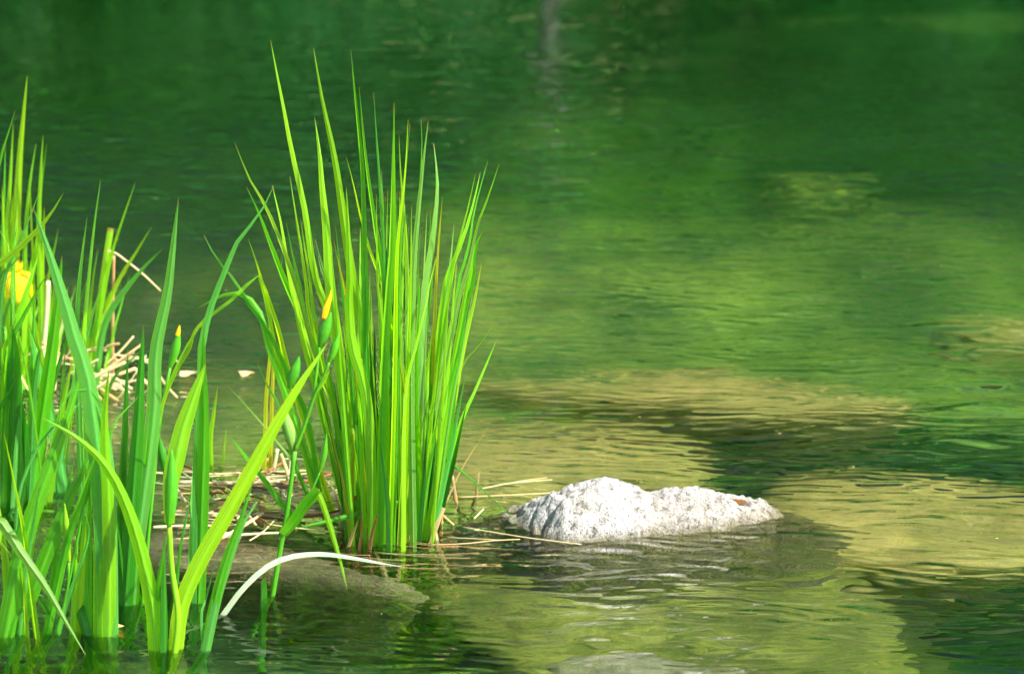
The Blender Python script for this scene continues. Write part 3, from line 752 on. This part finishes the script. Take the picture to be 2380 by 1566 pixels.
f6 = plant('iris_plant', '0:40,1172', 'crowded iris fan of broad dark leaves beside the yellow flower')
leaf(f6, 38, 'd', '2:55,0 58,150 60,400 50,800', face=-10, taper=.25)
leaf(f6, 36, 'g', '1:318,1000 300,1180 2:235,80 190,400 165,600 140,785', face=10)
leaf(f6, 30, 'y', '1:200,985 150,1150 70,1400 2:20,150 0,300 0,800', face=5, taper=.6)
leaf(f6, 19, 'g', '1:242,1095 190,1180 120,1310 60,1440 2:20,400 10,800')
leaf(f6, 26, 'y', '1:325,680 250,800 150,910 50,1000 -40,1090 2:-50,200 -30,800', face=10, lean=-.04, taper=.6)
leaf(f6, 13, 'b', '1:205,655 170,760 120,880 60,1020 10,1180 2:-10,300 0,800')
leaf(f6, 24, 'b', '2:135,0 160,130 205,300 240,450 270,600 290,745', face=25)
leaf(f6, 22, 'd', '2:40,160 90,350 110,550 100,790')
leaf(f6, 20, 'b', '1:150,1355 180,1450 2:175,110 150,300 140,560 130,790')
leaf(f6, 14, 'g', '2:75,235 40,300 0,370 -20,500 -20,800')
leaf(f6, 14, 'g', '1:78,255 40,380 5,500 -15,700 0:-10,900 -5,1160')
leaf(f6, 16, 'b', '1:110,995 60,1050 0,1110 -20,1300 0:-15,950 0,1165')
leaf(f6, 10, 'w', '1:0,875 30,920 55,985 65,1100 0:35,800 40,1000 45,1165')
leaf(f6, 16, 'g', '1:85,800 80,900 70,1050 0:35,800 50,1000 60,1165')

# ---- far left plants, out of focus
r1 = plant('iris_plant', '0:75,900', 'tall thin yellow-green iris plant, out of focus at the back, carrying the open flower')
for w, col, s in [(21, 'y', '1:140,75 118,300 100,500 85,800 70,1300 0:40,900'), (13, 'y', '1:68,320 50,650 30,900 20,1300 0:15,900'),
                  (13, 'y', '1:185,425 150,650 130,900 120,1300 0:60,905'), (14, 'y', '1:222,380 208,600 200,900 210,1300 0:98,905'),
                  (9, 'y', '1:240,425 215,620 190,900 160,1250 0:75,900'), (10, 'g', '1:28,420 20,700 10,1000 0:2,890'),
                  (12, 'y', '1:228,750 222,900 215,1100 215,1350 0:100,900'), (16, 'y', '1:205,850 175,1000 140,1250 135,1450 0:58,905'),
                  (12, 'y', '1:10,640 18,800 40,1100 0:30,900'), (11, 'k', '1:5,960 15,1100 20,1300 0:18,900')]:
    leaf(r1, w, col, s)
def iris_flower(parent):
    k = N('yellow_petal')
    uv = k.n.new('ShaderNodeUVMap').outputs[0]; sp = k.n.new('ShaderNodeSeparateXYZ'); k.l.new(uv, sp.inputs[0])
    du = k.math('SUBTRACT', sp.outputs[0], .5)
    ln = k.math('ABSOLUTE', k.math('SINE', k.math('MULTIPLY', du, 34.0)))
    zone = k.ramp(k.math('ADD', sp.outputs[1], k.math('MULTIPLY', k.math('ABSOLUTE', du), .6)), [(.5, 1.0), (.95, 0.0)])
    c = k.mix(k.math('MULTIPLY', k.math('MULTIPLY', k.ramp(ln, [(.0, 1.0), (.35, 0.0)]), zone), .8), (.86, .70, .012), (.30, .10, .01))
    p = k.node('ShaderNodeBsdfPrincipled', Base__Color=c, Roughness=.6)
    t = k.node('ShaderNodeBsdfTranslucent', Color=k.mix(1.0, c, (1, .95, .6), 'MULTIPLY'))
    mx = k.n.new('ShaderNodeMixShader'); mx.inputs[0].default_value = .62
    k.l.new(p.outputs[0], mx.inputs[1]); k.l.new(t.outputs[0], mx.inputs[2]); mat = k.out(mx.outputs[0])
    Yb = water_pt(75, 900).y - .08
    c0 = at(43, 632, Yb)
    stem(parent, 9, 'g', '1:60,1210 30,1290 15,1400 0:10,760 20,905', Y=Yb, lean=0)
    fl = empty('flower', c0 - parent.location); fl.parent = parent; fl['label'] = 'open yellow flower with brown veins'
    def petal(az, wid, lng, droop, up):
        V, F, UV = [], [], []
        nu, nv = 8, 10
        for j in range(nv + 1):
            t = j / nv
            wd = wid * (math.sin(math.pi * min(1, .12 + .80 * t)) ** .7) * (1 if t < .97 else .8)
            r = lng * .5 * math.sin(t * 1.6); z = up * t * (1 - t) * 2 - droop * t ** 1.7
            for i in range(nu + 1):
                u = i / nu * 2 - 1
                x = u * wd * .5; y = r - abs(u) ** 2 * wd * .16; zz = z + .003 * math.sin(u * 9 + t * 7) * t
                V.append((x * math.cos(az) + y * math.sin(az), -y * math.cos(az) + x * math.sin(az), zz)); UV.append((i / nu, t))
        for j in range(nv):
            for i in range(nu):
                a = j * (nu + 1) + i; F.append((a, a + 1, a + nu + 2, a + nu + 1))
        mesh_obj('petal', V, F, mat, fl, uv=UV)
    for a in (.15, 2.25, 4.3): petal(a, .052, .055, .058, .01)
    for a in (1.2, 3.3, 5.3): petal(a, .014, .02, -.022, .0)
iris_flower(r1)

r2 = plant('iris_plant', '0:215,905', 'small iris plant with a square cut leaf top among dry stalks')
for w, col, s, kw in [(20, 'b', '1:517,612 480,850 445,1150 420,1400 0:190,760 195,1000 200,1200', {}), (16, 'b', '1:447,805 415,1050 395,1300 0:180,900 190,1200', {}),
                  (15, 'y', '1:568,858 545,1000 510,1250 480,1500 0:205,905', dict(cut=True, base_w=1)),
                  (8, 'y', '1:697,622 620,850 575,1000 520,1300 0:222,905', {}), (11, 'y', '1:780,850 690,1000 610,1130 530,1350 0:225,905', {}),
                  (17, 'b', '1:832,968 740,1060 640,1180 560,1300 515,1450 0:220,920', {}), (9, 'y', '1:505,965 480,1100 455,1350 0:200,905', {}),
                  (10, 'y', '1:655,1075 590,1160 530,1260 480,1400 0:212,905', {}), (8, 'y', '1:560,1050 520,1200 470,1450 0:208,900', {}),
                  (10, 'y', '1:490,1250 450,1350 420,1500 0:190,900', {}),
                  (13, 'b', '0:345,800 300,840 270,870 250,910 240,960', dict(taper=.8))]:
    leaf(r2, w, col, s, **kw)
for i, (w, s) in enumerate([(13, '2:978,275 960,400 945,520 947,625'), (8, '2:1017,465 1008,540 1000,625')]):
    q = plant('iris_shoot', '0:490,1080', ['taller young yellow-green shoot rising alone from the littered water', 'shorter young yellow-green shoot rising alone from the littered water'][i], cat='iris shoot')
    leaf(q, w, 'y', s)

# more leaves in the crowded left plants
for pl, n, (xa, xb), (ya, yb), (ha, hb), cs in [(f6, 14, (-20, 150), (1120, 1180), (220, 560), 'gggyydb'), (f5, 9, (-30, 110), (1440, 1490), (200, 520), 'ggyyb'),
                                       (f4, 7, (150, 270), (1440, 1490), (180, 480), 'ggyb'), (f3, 5, (260, 330), (1390, 1420), (200, 480), 'ggd'), (r1, 16, (-10, 130), (880, 920), (180, 480), 'yyyk'),
                                       (r2, 8, (170, 250), (890, 920), (100, 280), 'yyg')]:
    for i in range(n):
        bx, by = rng.uniform(xa, xb), rng.uniform(ya, yb); h = rng.uniform(ha, hb); tx = bx + rng.uniform(-.18, .28) * h
        mx_ = bx * .6 + tx * .4
        leaf(pl, rng.uniform(8, 22) * (1 if ya > 1000 else .7), rng.choice(cs), f'0:{tx},{by-h} {(mx_+tx)/2},{by-h*.75} {mx_},{by-h*.5} {bx},{by}')

# ------------------------------------------------------------------ dry stalks and litter
GS = 'dry reed litter'
def dry(name, spec, w, label, group=None, col='s', Y=None, root=False, water=False, cat='reed stalk'):
    px = parse(spec)
    if water: P = [water_pt(u, v, .004) for u, v in px]; Y = P[0].y
    else:
        Y = water_pt(*px[-1]).y if Y is None else Y
        P = [at(u, v, Y) for u, v in px][::-1]
        if root: P = [P[0] - (P[1] - P[0]).normalized() * .12] + P
    r = px_m(w, Y) / 2 * ((.62 if 'mat' not in group else .9) if water else 1)
    if len(P) == 2: P = [P[0], P[0].lerp(P[1], .5) + Vector((0, 0, .002)), P[1]]
    c = Vector(P[0]); o = tube_mesh(name, [p - c for p in P], [r, r, r * .8], M['straw'], col, flat=.6, sides=6)
    o.location = c
    return tag(o, label, cat, group)
LB = 'broken dry stalk stub sticking up beside the tall clump'
for s, w in [('5:1570,350 1580,440 1560,500 1555,610', 12), ('5:1630,310 1642,390 1655,480', 10), ('5:1797,293 1790,360 1784,425', 7)]:
    dry('broken_stalk', s, w, LB + ', towards the boulder', 'stubs towards the boulder', 'r', root=True)
for s, w in [('5:523,140 510,210 490,300', 10), ('5:545,170 575,260 600,340', 9), ('5:605,180 600,240 590,310', 6), ('5:560,420 563,460 566,500', 9)]:
    dry('broken_stalk', s, w, 'broken dry stalk stub among the straw left of the tall clump', 'stubs in the straw', 's', root=True)
dry('fallen_stalk', '5:350,555 390,595 432,635', 10, 'short brown stalk leaning out of the straw', col='n')
LF = 'long thin straw floating from the tall clump towards the boulder'
for s, w in [('5:2265,335 2061,350 1950,365 1820,390', 4), ('5:2230,322 2090,340 1900,375', 3), ('5:2320,415 2150,425 1990,432 1680,445', 4), ('5:2450,745 2250,720 2060,695 1700,635', 4),
             ('5:1950,718 1800,710 1600,700', 3), ('5:2061,712 1900,720 1700,740 1500,745', 3), ('5:1640,620 1560,550 1490,490', 7), ('5:1830,520 1800,550 1770,580', 6)]:
    dry('floating_straw', s, w, LF, 'straws towards the boulder', water=True)
LG = 'dry pale straw floating in the mat left of the tall clump'
for i in range(130):
    cx = rng.gauss(600, 120); cyy = rng.gauss(1165, 42)
    if cx < 330 or cx > 830 or cyy < 1085 or cyy > 1265: cx = rng.uniform(420, 740); cyy = rng.uniform(1090, 1250)
    ln = rng.uniform(35, 170); a = rng.gauss(0, .22) if rng.random() < .75 else rng.uniform(-1.2, 1.2)
    dx, dy = ln * math.cos(a), ln * math.sin(a) * .55
    b = rng.uniform(-6, 6)
    w_, c_ = rng.choice([2.5, 3, 3.5, 4, 5, 7, 9]), rng.choice('sssrrn')
    lab = f"{'hair thin' if w_ < 3.2 else 'slender' if w_ < 4.5 else 'thick'} {'cream' if c_ == 's' else 'tan' if c_ == 'r' else 'brown'} straw {'lying crosswise' if abs(a) > .5 else 'lying flat'} in the mat left of the tall clump"
    o = dry('floating_straw', f'0:{cx-dx/2},{cyy-dy/2} {cx},{cyy+b} {cx+dx/2},{cyy+dy/2}', w_, lab, 'straws in the mat', c_, water=True)
    o.location.z += rng.uniform(-.002, .022)
LH = 'thin straw floating in front of the foot of the tall clump'
for i in range(12):
    cx = rng.uniform(820, 1080); cyy = rng.uniform(1262, 1320); ln = rng.uniform(70, 220); a = rng.gauss(.12, .1)
    dx, dy = ln * math.cos(a), ln * math.sin(a) * .6
    dry('floating_straw', f'0:{cx-dx/2},{cyy-dy/2} {cx},{cyy+2} {cx+dx/2},{cyy+dy/2}', rng.choice([2, 2.5, 3]), LH, 'straws before the clump', 'r', water=True)
LI = 'dry stalk in the pale heap behind the left iris plants'
for i in range(42):
    cx = rng.gauss(210, 70); cyy = rng.uniform(800, 930); ln = rng.uniform(30, 120); a = rng.uniform(-1.1, 1.1)
    dx, dy = ln * math.cos(a), ln * math.sin(a)
    w_, c_ = rng.choice([3, 4, 5, 7]), rng.choice('sssr')
    lab = f"{'thin' if w_ < 4.5 else 'thick'} {'cream' if c_ == 's' else 'tan'} stalk {'tilted up' if a < -.4 else 'tilted down' if a > .4 else 'lying level'} in the straw heap behind the left irises"
    dry('heaped_straw', f'0:{cx-dx/2},{cyy-dy/2} {cx+rng.uniform(-6,6)},{cyy+rng.uniform(-4,4)} {cx+dx/2},{cyy+dy/2}', w_, lab, 'pale straw heap', c_,
        Y=water_pt(cx, 915).y + rng.uniform(-.06, .06))
for s, w, lab, col in [('1:585,1000 580,1250 578,1500 0:262,900', 8, 'upright brown dead stalk behind the cut iris leaf', 'r'),
                  ('1:825,1180 740,1100 640,1020 590,985 550,975', 4, 'thin pale dead leaf arching from the cut iris leaf', 's'),
                  ('1:247,1130 240,1300 225,1500 0:100,900', 13, 'thick pale dead stalk beside the yellow flower', 's'),
                  ('1:335,1295 310,1400 290,1520 0:125,910', 10, 'pale dead stalk leaning beside the straw heap', 's')]:
    dry('dead_stalk', s, w, lab, None, col, Y=water_pt(230, 905).y, cat='dead stalk')
def petal_bit(u, v, w, h, label, z=.006):
    p = water_pt(u, v); s = px_m(w, p.y) / 2
    V = [(0, 0, .006)] + [(s * math.cos(a) * (1 + .25 * math.sin(3 * a + u)), s * h * math.sin(a), .004 * math.cos(2 * a + v)) for a in np.linspace(0, 2 * math.pi, 14, endpoint=False)]
    o = mesh_obj('fallen_petal', V, [(0, i + 1, (i + 1) % 14 + 1) for i in range(14)], M['straw']); o.location = (p.x, p.y, z)
    o.color = (.50, .44, .32, 1); tag(o, label, 'petal')
petal_bit(435, 874, 42, .7, 'larger white leaf scrap floating behind the left irises')
petal_bit(572, 874, 36, .8, 'tan tipped scrap floating behind the left irises, nearer the tall clump')
petal_bit(516, 1250, 26, 1.2, 'white foam scrap by the brown-grey sunken stone')
petal_bit(272, 1465, 30, 1.2, 'white curled scrap at the foot of the paired upright leaves')
# pollen and fluff specks
V, F = [], []
for i in range(36):
    u, v = rng.uniform(0, 2380), rng.uniform(120, 1560); p = water_pt(u, v, .004); s = rng.uniform(.0012, .0026)
    b = len(V); V += [(p.x + s * math.cos(a), p.y + s * math.sin(a), p.z + .003) for a in np.linspace(0, 2 * math.pi, 6, endpoint=False)]; F.append(tuple(range(b, b + 6)))
o = mesh_obj('pollen_specks', V, F, M['straw']); o.color = (.8, .78, .7, 1)
tag(o, 'tiny white pollen fluff specks scattered on the water', 'pollen', kind='stuff')

# ------------------------------------------------------------------ the wooded far bank, seen mirrored in the pond
def crown_mesh(name, rx, rz, zc, count, size, seed, mat):
    g = np.random.default_rng(seed)
    nl = 26
    lobes = []
    for i in range(nl):
        d = g.normal(size=3); d /= np.linalg.norm(d)
        lobes.append(np.array([d[0] * rx * .72, d[1] * rx * .72, zc + d[2] * rz * .75]))
    lobes = np.array(lobes); lr = g.uniform(.26, .48, nl) * rx
    k = g.integers(0, nl, count); d = g.normal(size=(count, 3)); d /= np.linalg.norm(d, axis=1)[:, None]
    P = lobes[k] + d * (lr[k] * g.uniform(.45, 1.05, count) ** .6)[:, None]
    nrm = d + g.normal(0, .6, (count, 3)); nrm /= np.linalg.norm(nrm, axis=1)[:, None]
    ax = np.cross(nrm, g.normal(size=(count, 3))); ax /= np.linalg.norm(ax, axis=1)[:, None]; bx = np.cross(nrm, ax)
    s = (size * g.uniform(.6, 1.3, count))[:, None]
    quad = np.stack([P - ax * s, P - bx * s * .45 + nrm * s * .12, P + ax * s, P + bx * s * .45 + nrm * s * .12], 1).reshape(-1, 3)
    me = bpy.data.meshes.new(name)
    me.vertices.add(len(quad)); me.vertices.foreach_set('co', quad.astype(np.float32).ravel())
    me.loops.add(count * 4); me.loops.foreach_set('vertex_index', np.arange(count * 4, dtype=np.int32))
    me.polygons.add(count); me.polygons.foreach_set('loop_start', np.arange(0, count * 4, 4, dtype=np.int32))
    me.update(calc_edges=True); me.materials.append(mat)
    a = me.attributes.new('tint', 'FLOAT', 'FACE'); a.data.foreach_set('value', (np.clip(g.normal(.45, .25, count) + (lr[k] / rx - .37), 0, 1)).astype(np.float32))
    return me
def trunk_mesh(name, h, r, seed, mat, limbs=6, lean=.03):
    rg = random.Random(seed); V, F = [], []
    def tube(P, rr, sides=9):
        b = len(V); n = len(P)
        for i, p in enumerate(P):
            T = (P[min(i + 1, n - 1)] - P[max(i - 1, 0)]).normalized(); S = T.cross(Vector((.1, 1, .2))).normalized(); B = S.cross(T)
            for j in range(sides):
                a = 2 * math.pi * j / sides; V.append(p + S * rr[i] * math.cos(a) + B * rr[i] * math.sin(a))
        for i in range(n - 1):
            for j in range(sides): F.append((b + i * sides + j, b + i * sides + (j + 1) % sides, b + (i + 1) * sides + (j + 1) % sides, b + (i + 1) * sides + j))
    ln = Vector((rg.uniform(-lean, lean), rg.uniform(-lean, lean), 1))
    main = [ln * (h * i / 8) + Vector((math.sin(i * 1.3 + seed) * .06, math.cos(i + seed) * .06, 0)) for i in range(9)]
    tube(main, [r * (1.35 if i == 0 else 1 - i / 9.5) for i in range(9)])
    for q in range(limbs):
        k = rg.randint(3, 7); a = rg.uniform(0, 6.28); L = h * rg.uniform(.16, .3)
        d = Vector((math.cos(a), math.sin(a), rg.uniform(.4, .9)))
        tube([main[k], main[k] + d * L * .4, main[k] + d * L * .75 + Vector((0, 0, L * .1)), main[k] + d * L], [r * .4, r * .28, r * .16, r * .05], 6)
    me = bpy.data.meshes.new(name); me.from_pydata([tuple(v) for v in V], [], F); me.materials.append(mat)
    me.polygons.foreach_set('use_smooth', [True] * len(me.polygons))
    return me
KINDS = []
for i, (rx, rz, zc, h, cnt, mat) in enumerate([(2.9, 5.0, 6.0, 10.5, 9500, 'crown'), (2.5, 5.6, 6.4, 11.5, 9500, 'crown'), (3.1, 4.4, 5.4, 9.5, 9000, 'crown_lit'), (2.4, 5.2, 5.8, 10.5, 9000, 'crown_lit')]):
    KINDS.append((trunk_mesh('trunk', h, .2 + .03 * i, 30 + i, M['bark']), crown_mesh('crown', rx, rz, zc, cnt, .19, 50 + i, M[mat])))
def place_tree(kind, x, y, s, rz, label, group):
    z = float(ground_z(np.array([[x]]), np.array([[y]]))[0, 0])
    t = empty('broadleaf_tree', (x, y, z - .1)); t.rotation_euler.z = rz; t.scale = (s, s, s)
    tag(t, label, 'tree', group)
    for nm, me in zip(('trunk', 'crown'), kind):
        o = bpy.data.objects.new(nm, me); C.objects.link(o); o.parent = t
    return t
LT = 'leafy green tree of the far bank, mirrored in the pond'
rt = random.Random(5)
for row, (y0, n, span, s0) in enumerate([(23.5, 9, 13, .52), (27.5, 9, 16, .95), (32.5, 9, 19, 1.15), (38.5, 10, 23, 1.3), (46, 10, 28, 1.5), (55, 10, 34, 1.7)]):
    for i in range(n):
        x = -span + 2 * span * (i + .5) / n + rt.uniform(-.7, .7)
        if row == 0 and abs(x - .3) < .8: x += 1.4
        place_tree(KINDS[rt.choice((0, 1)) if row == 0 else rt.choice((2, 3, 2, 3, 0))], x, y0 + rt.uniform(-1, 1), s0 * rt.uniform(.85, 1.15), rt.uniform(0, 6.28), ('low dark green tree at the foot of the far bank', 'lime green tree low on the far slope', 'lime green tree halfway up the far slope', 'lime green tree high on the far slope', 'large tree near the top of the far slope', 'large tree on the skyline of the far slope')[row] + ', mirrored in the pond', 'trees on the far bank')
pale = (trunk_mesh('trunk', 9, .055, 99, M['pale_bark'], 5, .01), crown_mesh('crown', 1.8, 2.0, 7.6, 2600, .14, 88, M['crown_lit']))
place_tree(pale, .30, 20.4, 1.0, .5, 'slim pale-barked tree of the far bank, mirrored as a light streak', None)
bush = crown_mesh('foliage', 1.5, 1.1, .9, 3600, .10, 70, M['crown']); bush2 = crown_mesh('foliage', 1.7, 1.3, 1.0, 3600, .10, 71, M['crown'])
for i in range(20):
    x = -13 + 26 * (i + .5) / 20 + rt.uniform(-.5, .5); y = 20.9 + rt.uniform(-.3, 1.2)
    if abs(x - .3) < .7: y += 1.2
    o = bpy.data.objects.new('bank_shrub', (bush, bush2)[i % 2]); C.objects.link(o)
    o.location = (x, y, max(0, float(ground_z(np.array([[x]]), np.array([[y]]))[0, 0])) - .1); s = rt.uniform(.8, 1.4); o.scale = (s, s, s * rt.uniform(.9, 1.4)); o.rotation_euler.z = rt.uniform(0, 6)
    tag(o, 'green shrub at the water edge of the far bank, mirrored in the pond', 'shrub', 'shrubs on the far bank')
